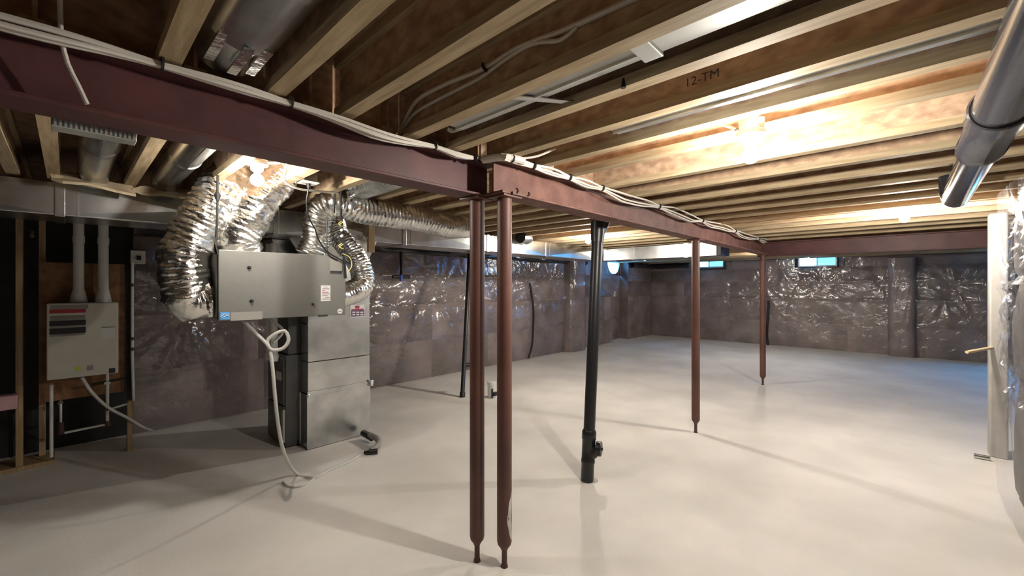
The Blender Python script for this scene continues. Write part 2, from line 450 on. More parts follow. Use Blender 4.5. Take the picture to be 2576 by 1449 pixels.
# far wall at X = XF with two windows
WIN = [(1.15, 1.92, 1.97, 2.32), (3.62, 4.42, 2.02, 2.32), (-2.9, -1.7, 1.3, 2.3)]
wf = MB(); ys = [-4.2]+sorted([v for q in WIN for v in q[:2]])+[6.3]
for i in range(len(ys)-1):
    q = [q for q in WIN if abs(q[0]-ys[i]) < 1e-6]
    if q: wf.box(XF, ys[i], 0, XF+.2, ys[i+1], q[0][2]).box(XF, ys[i], q[0][3], XF+.2, ys[i+1], ZT)
    else: wf.box(XF, ys[i], 0, XF+.2, ys[i+1], ZT)
wfo = struct(obj('wall_back', wf, 'foundation'))
FF = wall_frame((XF, 0, 0), (0, 1, 0), (-1, 0, 0))
batts(wfo, FF, -1.6, 5.72, [0, .62, 1.2, 1.62, 1.95], 1.3, .075, 'batt', 9)
for (a_, b_) in ((-1.6, 1.08), (1.99, 3.55), (4.49, 5.72)): batts(wfo, FF, a_, b_, [1.95, 2.17], 1.3, .07, 'batt', 15)
def pin_on_far(px, py): p = aX(px, py, XF-.1); return p.y, p.z
pinsF = [(*pin_on_far(1925, 722), .42, 13), (*pin_on_far(2075, 715), .36, 12), (*pin_on_far(2225, 718), .26, 10), (*pin_on_far(2025, 688), .22, 8),
         (*pin_on_far(2400, 720), .4, 9), (*pin_on_far(2125, 672), .25, 8), (-.6, 1.3, .3, 8)]
def farhole(a, z): return any(q[0]-.05 < a < q[1]+.05 and z > q[2]-.02 for q in WIN)
sheet(wfo, FF, -1.6, 5.66, .02, 2.2, .105, pinsF, [(1.2, .020), (1.62, .014)], 'poly', .03, 20, .014, hole=farhole)
wrapped_column(wfo, FF, -.2, .27, .2, 2.1, 7)
# outer shell
struct(obj('wall_right', MB().box(5.9, -4.4, 0, XF+.2, -4.2, ZT).box(-2.6, -4.4, 0, 5.9, -4.2, ZT), 'foundation'))
struct(obj('wall_front', MB().box(-2.8, -4.2, 0, -2.6, 6.3, ZT), 'foundation'))
# side wall near the camera on the right, insulated, wrapped in thick clear sheet
wp = struct(obj('wall_side', MB().box(1.6, -.72, 0, 4.60, -.62, 2.16), 'foundation'))
FP = wall_frame((0, -.62, 0), (1, 0, 0), (0, 1, 0))
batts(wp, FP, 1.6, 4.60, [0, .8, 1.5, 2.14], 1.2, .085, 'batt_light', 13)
sheet(wp, FP, 1.6, 4.63, .01, 2.16, .125, [(4.3, 1.55, .4, 10), (4.0, 1.95, .3, 9), (4.45, 1.2, .3, 10), (4.2, .9, .4, 9), (3.9, 1.6, .3, 8)], [(1.5, .03), (.8, .02)], 'poly_thick', .025, 33, .022)

# dark folded sheet along the top of the left and far walls
def roll(F, a0, a1, name, wall, z=2.06, dep=.16, seed=0):
    n = max(4, int((a1-a0)/.07)); vs = []; fs = []; prof = [(0.02, .09), (.10, .10), (.17, .06), (.19, 0), (.17, -.05), (.10, -.07), (.02, -.05)]; k = len(prof)
    for i in range(n+1):
        a = a0+(a1-a0)*i/n
        for q, (d, zz) in enumerate(prof):
            wv = 1+.18*noise.noise(Vector((a*2.2, q*1.7, seed)))
            vs.append(F(a, z+zz*wv, d*wv))
    for i in range(n):
        for q in range(k-1): fs.append((i*k+q, i*k+q+1, (i+1)*k+q+1, (i+1)*k+q))
    return obj(name, MB().add(vs, fs), 'black_poly', wall, smooth=True)
roll(FL, .45, 8.55, 'folded_sheet', wl, 2.07, seed=1)
roll(FB, 10.9, XF-.03, 'folded_sheet', wl, 2.09, seed=2)
roll(FF, 4.5, 5.5, 'folded_sheet', wfo, 2.09, seed=3)

# windows
def window(name, F, a0, a1, z0, z1, dep, slider=True):
    fr = MB(); t = .035
    def bx(A0, A1, Z0, Z1, d0=dep, d1=dep+.05):
        fr.hexa([F(A0, Z0, d0), F(A1, Z0, d0), F(A1, Z0, d1), F(A0, Z0, d1)], [F(A0, Z1, d0), F(A1, Z1, d0), F(A1, Z1, d1), F(A0, Z1, d1)])
    bx(a0, a1, z0, z0+t); bx(a0, a1, z1-t, z1); bx(a0, a0+t, z0+t, z1-t); bx(a1-t, a1, z0+t, z1-t)
    wo = struct(obj(name, fr, 'vinyl'))
    mid = (a0+a1)/2
    if not slider:
        q = MB(); fr = q; bx(a0+t, a1-t, z0+t, z1-t, dep+.02, dep+.024); obj('pane', q, 'glass', wo); return wo
    sa = MB()
    fr = sa; bx(mid-.015, mid+.015, z0+t, z1-t)
    for (A, B) in ((a0+t, mid-.015), (mid+.015, a1-t)):
        q = MB(); fr = q; bx(A, B, z0+t, z1-t, dep+.02, dep+.024); obj('pane', q, 'glass', wo)
    q = MB(); fr = q; bx(a0+t, mid-.015, z0+t, z1-t, dep+.006, dep+.009); obj('insect_screen', q, 'screen', wo)
    fr = sa; obj('mullion', sa, 'vinyl', wo)
    return wo
window('window_1', FF, WIN[0][0], WIN[0][1], WIN[0][2], WIN[0][3], -.08)
window('window_2', FF, WIN[1][0], WIN[1][1], WIN[1][2], WIN[1][3], -.08)
window('window_4', FF, WIN[2][0], WIN[2][1], WIN[2][2], WIN[2][3], -.08)
window('window_3', FR, WX0-.02, WX1+.02, WZ0-.02, 2.2, .035, False)
# ================================================================== STEEL BEAMS AND POSTS
ZB = 1.98
def ibeam(mb, a0, a1, c, axis, z0=ZB, z1=ZJ-.005, wd=.14, tf=.013, tw=.009):
    def b(p0, p1, zz0, zz1):
        if axis == 'x': mb.box(a0, p0, zz0, a1, p1, zz1)
        else: mb.box(p0, a0, zz0, p1, a1, zz1)
    b(c-tw/2, c+tw/2, z0+tf, z1-tf); return (lambda m, lo: None)
def beam(name, label, a0, a1, c, axis, m, z0=ZB, z1=ZJ-.005, wd=.14, tf=.013, tw=.009):
    mid = (a0+a1)/2
    t = thing(name, label, 'beam', (mid, c, z0) if axis == 'x' else (c, mid, z0))
    def b(p0, p1, q0, q1):
        return MB().box(a0, p0, q0, a1, p1, q1) if axis == 'x' else MB().box(p0, a0, q0, p1, a1, q1)
    obj('web', b(c-tw/2, c+tw/2, z0+tf, z1-tf), m, t)
    obj('flange', b(c-wd/2, c+wd/2, z0, z0+tf), m, t, bevel=.003)
    obj('flange', b(c-wd/2, c+wd/2, z1-tf, z1), m, t, bevel=.003)
    return t
Y1, Y2 = 1.70, 1.56
beam('steel_beam', 'dark red primed steel beam crossing the upper left of the room', -2.58, 1.60, Y1, 'x', 'red_steel')
beam('steel_beam', 'rusty red steel beam running from the paired posts towards the far corner', 1.515, 7.286, Y2, 'x', 'rust_steel')
beam('steel_beam', 'dark maroon steel beam spanning across the room in front of the far wall', -4.18, 1.66, 7.36, 'y', 'red_steel', z0=1.95)
t = thing('wood_block', 'pale stacked wood shims wedged between the two beam ends', 'wood', (1.635, 1.70, ZB+.013))
for k in range(4): obj('shim', MB().box(1.612, 1.69, 1.9935+k*.036, 1.658, 1.73, 2.0275+k*.036), 'lumber', t)

def post(x, y, label, r=.040, base_plate=False, patch=False):
    t = thing('steel_post', label, 'post', (x, y, 0), 'rust red steel jack posts')
    obj('tube', MB().lathe([(.018, .095), (r*.6, .105), (r*.9, .122), (r, .14), (r, ZB-.012)], (x, y, 0), 28), 'post_steel', t, smooth=True)
    obj('screw_jack', MB().lathe([(.020, .0), (.017, .012), (.0145, .02), (.0145, .085), (.02, .097)], (x, y, 0), 16), 'jack', t, smooth=True)
    obj('cap_plate', MB().box(x-.07, y-.065, ZB-.012, x+.07, y+.065, ZB-.0005), 'post_steel', t, bevel=.002)
    return t
pA = post(1.53, 1.70, 'left one of the paired rust red posts under the beam joint')
pB = post(1.60, 1.56, 'right one of the paired posts, with white plaster smeared near its foot')
post(4.41, 1.56, 'single rust red post standing past the black drain stack')
post(7.24, 1.57, 'farthest rust red post, holding the corner of two beams')
# plaster smear on the foot of post B
def smear():
    vs = []; fs = []; n = 14
    c = Vector((1.60, 1.56, 0)); th0 = math.atan2(-1.56, -1.60)
    for i in range(n+1):
        z = .15+.27*i/n; wv = .62*math.sin(PI*min(1, (i+.6)/(n+.8)))**.6+.18*noise.noise(Vector((z*14, 2, 1)))
        for th in (th0+1.40-wv*1.6, th0+1.40-wv*.8, th0+1.5):
            vs.append(c+Vector((math.cos(th), math.sin(th), 0))*.0412+Vector((0, 0, z)))
    for i in range(n):
        for k in range(2): fs.append((i*3+k, i*3+k+1, i*3+k+4, i*3+k+3))
    return MB().add(vs, fs)
obj('plaster_smear', smear(), 'plaster', pB, smooth=True)['label'] = 'white plaster smear'
t = thing('steel_clip', 'small bent steel clip hooked on the beam flange above the right paired post', 'clip', (1.64, 1.48, 1.98))
obj('plate', MB().box(1.58, 1.478, 1.978, 1.70, 1.489, 1.992), 'jack', t); obj('hook', MB().tube(spline([(1.61, 1.483, 1.985), (1.61, 1.468, 2.0), (1.60, 1.475, 2.012)], .01), .005, 8), 'jack', t)
obj('hook', MB().tube(spline([(1.695, 1.483, 1.985), (1.70, 1.468, 1.992), (1.70, 1.475, 2.005)], .01), .005, 8), 'jack', t)

# ================================================================== LIGHTS
def bulb_lamp(x, y, z, label, watts, box=True):
    """ceiling lampholder with a bare bulb; z is the bulb centre"""
    t = thing('bare_bulb_lamp', label, 'lamp', (x, y, ZJ+.02), 'bare bulb lampholders on the joists')
    zb = z+.075
    obj('lamp_base', MB().lathe([(.022, zb-.028), (.030, zb-.022), (.034, zb), (.055, zb+.008), (.058, zb+.022), (.05, zb+.03)], (x, y, 0), 28), 'white_plastic', t, smooth=True)
    prof = [(.011, z+.066), (.014, z+.045)]
    for k in range(9):
        a = math.radians(62-19*k*.95); prof.append((R_BULB*math.cos(a), z+R_BULB*math.sin(a)))
    prof.append((.002, z-R_BULB))
    b = obj('bulb', MB().lathe(prof[::-1], (x, y, 0), 20), bulb_mat(watts), t, smooth=True)
    if box:
        bo = obj('junction_box', MB().lathe([(.05, zb+.03), (.052, zb+.032), (.052, max(zb+.075, ZJ+.03)), (.05, max(zb+.077, ZJ+.032))], (x, y, 0), 8), 'galv', t)
    return t
bulb_lamp(.725, 2.64, 2.095, 'bare bulb glowing above the ventilation unit by the foil ducts', 4.5)
bulb_lamp(1.985, .475, 2.055, 'large bare bulb nearest the camera, right half of the joist ceiling', 10.5)
bulb_lamp(4.95, .0, 2.085, 'bare bulb in front of the far maroon beam', 15)
bulb_lamp(9.52, 2.0, 2.15, 'bare bulb tucked up behind the meeting point of the two far beams', 10)
bulb_lamp(4.72, 3.05, 2.095, 'bare bulb beside the black drain stack, before the far duct', 13)

# ================================================================== SHEET-METAL DUCTS
# main trunk along X, then a leg along -Y at its far end
YD = 3.86; TZ0, TZ1 = 1.945, 2.150
trunk = thing('trunk_duct', 'long rectangular galvanized trunk duct hung along the left side under the joists', 'duct', (2.0, YD+.2, TZ0))
xs = [-1.6, -.035, 1.2, 2.44, 3.66, 4.85, 6.42]
for i in range(len(xs)-1):
    a, b = xs[i], xs[i+1]
    sec = obj('duct_section', MB().box(a+.002, YD, TZ0, b-.002, YD+.42, TZ1), 'galv', trunk, bevel=.004)
    # cross-broken face: a shallow raised X on the visible side
    cb = MB().add([(a+.03, YD-.001, TZ0+.01), (b-.03, YD-.001, TZ0+.01), (b-.03, YD-.001, TZ1-.01), (a+.03, YD-.001, TZ1-.01), ((a+b)/2, YD-.012, (TZ0+TZ1)/2)],
                  [(0, 1, 4), (1, 2, 4), (2, 3, 4), (3, 0, 4)])
    obj('cross_break', cb, 'galv', sec)
    if i: 
        cl = MB().box(a-.022, YD-.008, TZ0-.006, a+.022, YD+.0, TZ1+.006).box(a-.022, YD-.008, TZ0-.008, a+.022, YD+.42, TZ0)
        obj('drive_cleat', cl, 'galv', trunk, bevel=.002)
        obj('seam', MB().box(a+.075, YD-.004, TZ0, a+.085, YD, TZ1), 'galv', trunk)
leg = thing('branch_duct', 'galvanized duct leg turning across the room behind the black drain stack', 'duct', (6.6, 2.9, TZ0))
ysb = [3.855, 3.30, 2.42, 1.98]
for i in range(3):
    a, b = ysb[i], ysb[i+1]
    obj('duct_section', MB().box(6.44, b+.002, TZ0, 6.86, a-.002, TZ1), 'galv', leg, bevel=.004)
    if i: obj('drive_cleat', MB().box(6.43, a-.03, TZ0-.006, 6.44, a+.03, TZ1+.004).box(6.43, a-.03, TZ0-.008, 6.86, a+.03, TZ0), 'galv', leg)
obj('end_cap', MB().box(6.45, 1.93, TZ0+.01, 6.85, 1.98, TZ1-.01), 'hrv_dark', leg)
# round elbow fitting on the trunk with an open mouth
p = aY(1318, 597, YD-.11)
el = thing('duct_elbow', 'short galvanized round elbow with a dark open mouth on the trunk duct', 'duct', p)
ax = Vector((-1, -.12, 0)).normalized()
c0 = p+ax*.08; pts = spline([c0, p+Vector((.05, 0, 0)), p+Vector((.10, .05, 0)), p+Vector((.11, .125, 0))], .02)
obj('shell', MB().tube(pts, .085, 24, False), 'galv', el, smooth=True)
for k in (0, 4, 8): obj('seam_ring', MB().tube([pts[k]-ax*.004, pts[k]+ax*.004], .089, 24, True if k else False), 'galv', el)
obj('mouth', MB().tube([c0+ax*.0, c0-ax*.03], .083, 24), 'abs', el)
# pale block of wood hanging in front of the trunk
b0 = aY(933, 635, YD-.05); b1 = aY(933, 560, YD-.05)
tag(obj('wood_block', MB().box(b0.x-.032, YD-.07, b0.z, b0.x+.032, YD-.03, ZJ), 'lumber', origin=(b0.x, YD-.05, b0.z), bevel=.002), 'short pale wood block hanging from a joist in front of the trunk duct', 'wood')
hk = aY(918, 600, YD-.06)
tag(obj('wire_hook', wire([hk+Vector((-.02, 0, -.14)), hk+Vector((-.02, 0, 0)), hk+Vector((-.008, 0, .025)), hk+Vector((.004, 0, -.02)), hk+Vector((.02, 0, .01)), Vector((b0.x-.034, YD-.052, hk.z+.01)), Vector((b0.x-.024, YD-.055, hk.z+.01))], .005, 6, .01), 'cable_white', origin=hk), 'bent white wire hook beside the hanging wood block', 'wire')

# round branch ducts in the joist bays on the left, dropping to the trunk
def bay_duct(x, y0, y1, z, r, label, dirty=False):
    t = thing('round_duct', label, 'duct', (x, (y0+y1)/2, z))
    pts = [(x, y0, z), (x, y1-.25, z), (x, y1-.10, z-.01), (x, y1, z-.05)]
    ps = spline(pts, .05); obj('pipe', MB().tube(ps, r, 24), 'galv', t, smooth=True)
    for yy in (y0+.55, y0+1.2):
        if yy < y1-.2: obj('joint_ring', MB().tube([(x, yy-.012, z), (x, yy+.012, z)], r+.004, 24), 'galv', t, smooth=True)
    obj('drive_seam', MB().box(x-.004, y0, z-r-.004, x+.004, y1-.25, z-r+.002), 'galv', t)
    return t
bay_duct(.112, 1.80, 3.78, 2.235, .075, 'left round galvanized duct in a joist bay above the trunk')
bay_duct(.463, 1.80, 3.78, 2.250, .078, 'right round galvanized duct in a joist bay above the trunk')
def collar_board(cx, cz_px, label, rot):
    c = Vector(cx); rnd = random.Random(int(cx[0]*100)); vs = []; fs = []
    n = 14
    for k in range(n):
        a = 2*PI*k/n; f = 1+.22*rnd.uniform(-1, 1)
        q = Vector((math.cos(a)*.19*f, math.sin(a)*.08*f, .012*math.sin(a*3))); q = Matrix.Rotation(rot, 3, 'Y') @ Matrix.Rotation(.55, 3, 'X') @ q
        vs += [c+q+Vector((0, 0, .008)), c+q-Vector((0, 0, .008))]
    for k in range(n):
        k2 = (k+1) % n; fs.append((2*k, 2*k2, 2*k2+1, 2*k+1))
    fs.append(tuple(2*k for k in range(n))); fs.append(tuple(2*k+1 for k in range(n-1, -1, -1)))
    return tag(obj('cardboard_collar', MB().add(vs, fs), 'kraft', origin=c), label, 'cardboard')
collar_board((.115, 3.70, 2.145), 0, 'torn tan cardboard collar under the left round bay duct', .10)
collar_board((.47, 3.70, 2.145), 0, 'torn tan cardboard collar under the right round bay duct', -.06)

# large round duct in the bay at the upper left, on the camera side of the beam
t = thing('round_duct', 'large round galvanized duct in the joist bay at the top left, above the beam', 'duct', (.353, .9, 2.285))
obj('pipe', MB().tube([(.353, -1.0, 2.29), (.353, 1.40, 2.29)], .110, 32), 'galv', t, smooth=True)
obj('joint_ring', MB().tube([(.353, 1.02, 2.29), (.353, 1.06, 2.29)], .114, 32), 'galv', t, smooth=True)
obj('reducer', MB().tube([(.353, 1.40, 2.29), (.353, 1.47, 2.285), (.353, 1.62, 2.28)], [.110, .092, .090], 28), 'galv', t, smooth=True)
for dx, dz in ((-.06, -.085), (.0, -.108), (.05, -.092)):
    obj('foil_tape', MB().box(.353+dx-.012, 1.36, 2.29+dz-.012, .353+dx+.014, 1.55, 2.29+dz-.004), 'foil', t)

# flat ducts in two joist bays on the right half
def stack_duct(x0, x1, z, y0, y1, m, label, ycol=None, tail=True):
    t = thing('stack_duct', label, 'duct', ((x0+x1)/2, (y0+y1)/2, z))
    obj('body', MB().box(x0, y0, z, x1, y1, z+.085), m, t, bevel=.006)
    obj('seam', MB().box(x0+(x1-x0)*.55, ycol or y0, z-.008, x0+(x1-x0)*.55+.006, y1, z), m, t)
    obj('seam', MB().box(x0+(x1-x0)*.62, ycol or y0, z-.003, x0+(x1-x0)*.72, y1, z), m, t)
    if ycol: obj('joint_collar', MB().box(x0-.006, ycol-.03, z-.010, x1+.006, ycol+.03, z+.07), m, t, bevel=.004)
    return t
stack_duct(1.096, 1.195, 2.186, -2.2, 1.42, 'galv_white', 'pale flat duct with a collar in the near joist bay', .545)
stack_duct(1.603, 1.715, 2.188, -2.2, .95, 'galv', 'grey flat galvanized duct in the joist bay before the big bulb')
q0 = aZ(1468, 172, ZJ+.03); q1 = aZ(1530, 208, ZJ+.03)
t = tag(obj('metal_strap', MB().bar((1.09, 1.02, 2.176), (1.285, .90, 2.184), .028, .004), 'galv', origin=(1.2, .96, 2.2)), 'diagonal metal strap holding up the pale flat duct', 'strap')
# wires of the pale duct end
p0 = aX(1130, 330, 1.16)
tag(obj('cable', wire([aZ(1215, 300, 2.25), aZ(1150, 327, 2.24), aZ(1128, 322, 2.245), aZ(1135, 331, 2.235), aZ(1180, 318, 2.23)], .007), 'cable_white', origin=p0), 'looped white cable at the beam end of the pale flat duct', 'cable')

# perforated steel track under the beam at far left
t = thing('perforated_track', 'white perforated steel track lying under the beam at the left', 'bracket', (.06, 1.80, 1.96))
tx0, tx1 = -.034, .150
obj('channel', MB().box(tx0, 1.776, 1.960, tx1, 1.84, 1.986), 'galv_white', t, bevel=.002)
for k in range(17):
    x = tx0+.006+k*.0105; obj('rib', MB().box(x, 1.7705, 1.963, x+.0055, 1.776, 1.983), 'galv_white', t)

# ================================================================== CABLES ALONG THE BEAMS
def bundle(name, label, x0, x1, yb, n, ties, seed, amp=.012, zc=2.155):
    rnd = random.Random(seed); t = thing(name, label, 'cable', ((x0+x1)/2, yb, zc))
    for k in range(n):
        pts = []; x = x0; oy, oz = rnd.uniform(-.022, .022), rnd.uniform(-.026, .014); ph = rnd.uniform(0, 6)
        while x < x1+.01:
            near = min([abs(x-q) for q in ties] or [9]); g = min(1, near/.28)
            pts.append((x, yb+oy*(.35+1.1*g)-.004*k*g, zc+oz*(.35+.9*g)+amp*g*math.sin(x*4.0+ph*.15)-.016*g*(k/n)))
            x += .11
        obj('cable', MB().tube(spline(pts, .04), .0068, 7), 'cable_white', t, smooth=True)
    for q in ties:
        obj('cable_tie', MB().tube([(q-.003, yb-.003, zc), (q+.003, yb-.003, zc)], .021, 12), 'black_cable', t)
    return t
bundle('cable_bundle', 'thick bundle of white cables strapped along the dark red left beam', -1.9, 1.47, Y1-.105, 8, [-.35, .19, .545, 1.17, 1.42], 4, .016)
bundle('cable_bundle', 'white cables strapped along the top of the rusty beam on the right', 1.50, 6.9, Y2-.10, 4, [1.55, 1.72, 2.05, 2.42, 3.3, 4.3, 5.4, 6.5], 8, .012, 2.15)
tag(obj('cable', wire([(1.47, Y1-.11, 2.155), (1.50, 1.52, 2.158), (1.53, 1.47, 2.155), (1.62, 1.44, 2.15)], .02, 9), 'cable_white', origin=(1.5, 1.5, 2.155)), 'white cable bundle crossing between the two beams over the posts', 'cable')
tag(obj('cable', wire([(1.60, 1.45, 2.16), (1.68, 1.40, 2.18), (1.76, 1.34, 2.225)], .006, 7), 'cable_white', origin=(1.65, 1.4, 2.17)), 'short white cable end sticking up from the bundle at the beam joint', 'cable')
# cable hanging over the beam at the far left
hp = [aY(150, -30, 1.60), aY(152, 50, 1.605), aY(155, 100, 1.615), aY(170, 160, 1.62), aY(197, 215, 1.625), aY(219, 262, 1.627)]
tag(obj('cable', wire(hp, .0055, 8), 'cable_white', origin=hp[3]), 'single pale cable dangling down the face of the left beam', 'cable')
# pair of cables stapled to a joist web
cw = thing('cable_pair', 'two white cables stapled along a joist web above the beam', 'cable', (1.03, 1.0, 2.29))
JX = 1.062-.014
obj('cable', wire([Vector((JX, 1.72, 2.175)), Vector((JX, 1.64, 2.26)), aX(1052, 250, JX), aX(1120, 212, JX), aX(1218, 172, JX), aX(1300, 122, JX), aX(1420, 75, JX), aX(1600, -6, JX), aX(1700, -50, JX)], .009), 'cable_white', cw, smooth=True)
obj('cable', wire([Vector((JX, 1.73, 2.172)), Vector((JX, 1.66, 2.22)), aX(1050, 280, JX), aX(1150, 226, JX), aX(1210, 195, JX), aX(1275, 147, JX), aX(1340, 110, JX), aX(1412, 100, JX-.005), aX(1450, 68, JX)], .007), 'cable_white', cw, smooth=True)
s0 = aX(1219, 172, JX-.01)
obj('staple', MB().tube(spline([s0+Vector((0, .01, .02)), s0+Vector((-.004, 0, 0)), s0+Vector((0, -.012, -.014))], .01), .006, 7), 'black_cable', cw)
s1 = aX(1568, 212, 1.307-.03)
tag(obj('staple', MB().tube([s1+Vector((0, 0, -.012)), s1+Vector((0, 0, .02))], [.010, .003], 7), 'black_cable', origin=s1), 'small black staple on a joist web past the pale flat duct', 'staple')
# cables at the big bulb
tag(obj('cable', wire([aX(1995, 268, 2.05), aX(2010, 263, 2.05), aX(2060, 240, 2.055), aX(2200, 196, 2.055)], .008), 'cable_white', origin=aX(2050, 245, 2.05)), 'white cable leaving the bay right of the biggest bulb', 'cable')
tag(obj('cable', wire([aX(1810, 311, 1.99), aX(1830, 317, 1.985), aX(1852, 326, 1.98)], .007), 'cable_white', origin=aX(1830, 317, 1.98)), 'short white cable stub left of the biggest bulb', 'cable')

# ================================================================== VENTILATION UNIT
HX0, HX1, HY, HZ0, HZ1 = .618, 1.398, 3.0, 1.292, 1.72
hrv = thing('ventilation_unit', 'grey box-shaped heat recovery ventilator hung from straps with foil ducts', 'ventilator', ((HX0+HX1)/2, 3.2, HZ0))
obj('case', MB().box(HX0+.004, HY+.012, HZ0+.004, HX1-.004, HY+.38, HZ1-.004), 'hrv', hrv, bevel=.006)
dr = obj('door_panel', MB().box(HX0, HY-.006, HZ0, HX1, HY+.012, HZ1), 'hrv', hrv, bevel=.003)
obj('side_seal', MB().box(HX0-.004, HY+.012, HZ0+.01, HX0+.004, HY+.05, HZ1-.01), 'hrv_dark', hrv)
def on_hrv(px, py): return aY(px, py, HY-.007)
for px, py, r in ((627, 673, .011), (633, 757, .011), (787, 765, .008)):
    c = on_hrv(px, py); obj('latch_pin', MB().tube([c, c-Vector((0, .008, 0)), c-Vector((0, .014, 0))], [r, r*.95, r*.5], 12), 'abs', dr, smooth=True)
def plate(name, m, par, f, x0, y0, x1, y1, t=.0015):
    a, b = f(x0, y0), f(x1, y1); return obj(name, MB().box(a.x, a.y-t, b.z, b.x, a.y+.0005, a.z), m, par)
plate('energy_label', 'label_blue', dr, on_hrv, 554, 786, 578, 803)
c = on_hrv(565, 795)
obj('energy_star', MB().tube(spline([c+Vector((-.022, -.003, -.004)), c+Vector((0, -.003, .012)), c+Vector((.020, -.003, -.002))], .004), .0018, 5).tube([c+Vector((-.012, -.003, -.008)), c+Vector((.016, -.003, .006))], .0018, 5), 'label_white', dr)
plate('rating_label', 'label_grey', dr, on_hrv, 580, 786, 660, 803)
plate('name_label', 'label_grey', dr, on_hrv, 829, 646, 861, 690)
plate('vent_slot', 'ink', dr, on_hrv, 830, 681, 860, 689, .002)
stk = plate('service_sticker', 'label_white', dr, on_hrv, 807, 718, 831, 757)
for k, (a, b, m) in enumerate(((813, 824, 'label_grey'), (811, 828, 'ink'), (810, 817, 'label_red'), (810, 826, 'label_red'), (810, 829, 'label_grey'), (810, 824, 'label_grey'), (818, 829, 'label_grey'), (810, 829, 'label_grey'))):
    y = 721.5+k*4.3; plate('text_line', m, stk, lambda u, v: on_hrv(u, v)-Vector((0, .0016, 0)), a, y, b, y+1.5, .0006)
c = on_hrv(855, 783); obj('round_badge', MB().tube([c, c-Vector((0, .002, 0))], .019, 20), 'label_white', dr)
obj('badge_mark', MB().box(c.x-.011, c.y-.003, c.z-.004, c.x+.011, c.y-.002, c.z+.004), 'label_grey', dr)
plate('name_label', 'ink', dr, on_hrv, 800, 792, 824, 796)
obj('port_collar', MB().tube([(HX0+.006, 3.2, 1.42), (HX0-.010, 3.2, 1.42)], .098, 24), 'hrv_dark', hrv)
obj('port_collar', MB().tube([(HX1-.006, 3.2, 1.43), (HX1+.008, 3.2, 1.43)], .088, 24), 'hrv_dark', hrv)
for x in (.80, 1.24): obj('port_collar', MB().tube([(x, 3.2, HZ1-.006), (x, 3.2, HZ1+.008)], .088, 24), 'hrv_dark', hrv)

# foil ducts
yA = 3.2
A = [(HX0-.012, yA, 1.425), (HX0-.10, yA, 1.415), aY(470, 725, yA), aY(462, 650, yA), aY(490, 585, yA), aY(530, 520, yA), aY(570, 462, yA+.02), (.80, 3.30, 2.31)]
tag(obj('foil_duct', flex(A, .128, .036, .016, .10, 44), 'foil_crumple', origin=A[3], smooth=True), 'fat crumpled foil duct curling out of the left side of the ventilation unit', 'duct', 'foil flex ducts')
Bp = [(.80, 3.2, HZ1+.01), aY(600, 600, 3.17), aY(622, 560, 3.15), aY(652, 505, 3.12), aY(690, 462, 3.10), aY(716, 425, 3.08)]
tag(obj('foil_duct', flex(Bp, .118, .036, .014, .11, 44), 'foil_crumple', origin=Bp[1], smooth=True), 'wrinkled foil duct rising from the top left of the ventilation unit to the joists', 'duct', 'foil flex ducts')
Cp = [(1.225, 3.2, HZ1+.01), aY(798, 600, 3.18), aY(800, 560, 3.14), aY(815, 522, 3.08), aY(850, 512, 3.02), aY(905, 528, 3.0), aY(980, 540, 3.0), aY(1060, 553, 3.0), aY(1120, 568, 3.0), aY(1175, 572, 3.0)]
tag(obj('foil_duct', flex(Cp, .098, .030, .055, .03, 32), 'foil', origin=Cp[4], smooth=True), 'ribbed foil duct bending over and running right behind the posts', 'duct', 'foil flex ducts')
Dp = [(HX1+.01, 3.2, 1.43), (HX1+.09, 3.22, 1.43), aY(908, 722, 3.28), aY(912, 690, 3.34), aY(895, 650, 3.42), aY(868, 615, 3.52), aY(848, 590, 3.60), aY(840, 560, 3.66)]
tag(obj('foil_duct', flex(Dp, .092, .026, .05, .035, 30), 'foil', origin=Dp[3], smooth=True), 'ribbed foil duct looping out of the right side of the ventilation unit', 'duct', 'foil flex ducts')
# ribbed round duct between the joists behind the beam
q0 = aZ(860, 468, 2.26)
tag(obj('foil_duct', flex([(1.47, 1.95, 2.27), (1.47, 2.5, 2.26), (1.47, 3.0, 2.255)], .115, .035, .03, .01, 30, .008), 'galv', origin=(1.47, 2.3, 2.26), smooth=True), 'grey ribbed duct tucked up between the joists behind the beam', 'duct', 'foil flex ducts')

# hanging straps, cords and wires around the unit
tag(obj('hanger_strap', wire([aY(548, 440, 3.02), aY(547, 485, 3.01), aY(546, 560, 3.0), aY(540, 640, 3.0)], .007, 8).tube([aY(547, 482, 3.0), aY(547, 492, 3.0), aY(547, 506, 3.0)], [.008, .019, .008], 10), 'black_cable', origin=aY(546, 560, 3.0)), 'black hanging strap with a buckle over the left end of the ventilation unit', 'strap')
tag(obj('hanger_strap', MB().bar(aY(547, 640, 2.995), aY(538, 598, 2.995), .03, .006), 'black_cable', origin=aY(540, 620, 2.995)), 'wide black webbing at the left top corner of the ventilation unit', 'strap')
tag(obj('hanger_strap', wire([aY(842, 485, 2.9), aY(841, 510, 2.9), aY(841, 535, 2.93)], .006, 7), 'black_cable', origin=aY(841, 510, 2.9)), 'thin black strap over the bend of the ribbed foil duct', 'strap')
tag(obj('hanger_strap', wire([aY(858, 480, 2.9), aY(856, 520, 2.9), aY(860, 560, 2.92), aY(860, 610, 2.95), aY(866, 650, 2.97), aY(870, 700, 2.985)], .008, 7), 'black_cable', origin=aY(860, 560, 2.9)), 'black strap hanging at the right end of the ventilation unit', 'strap')
yw = thing('yellow_wire', 'thin yellow wires twisted around the black strap right of the ventilation unit', 'wire', aY(860, 590, 2.9))
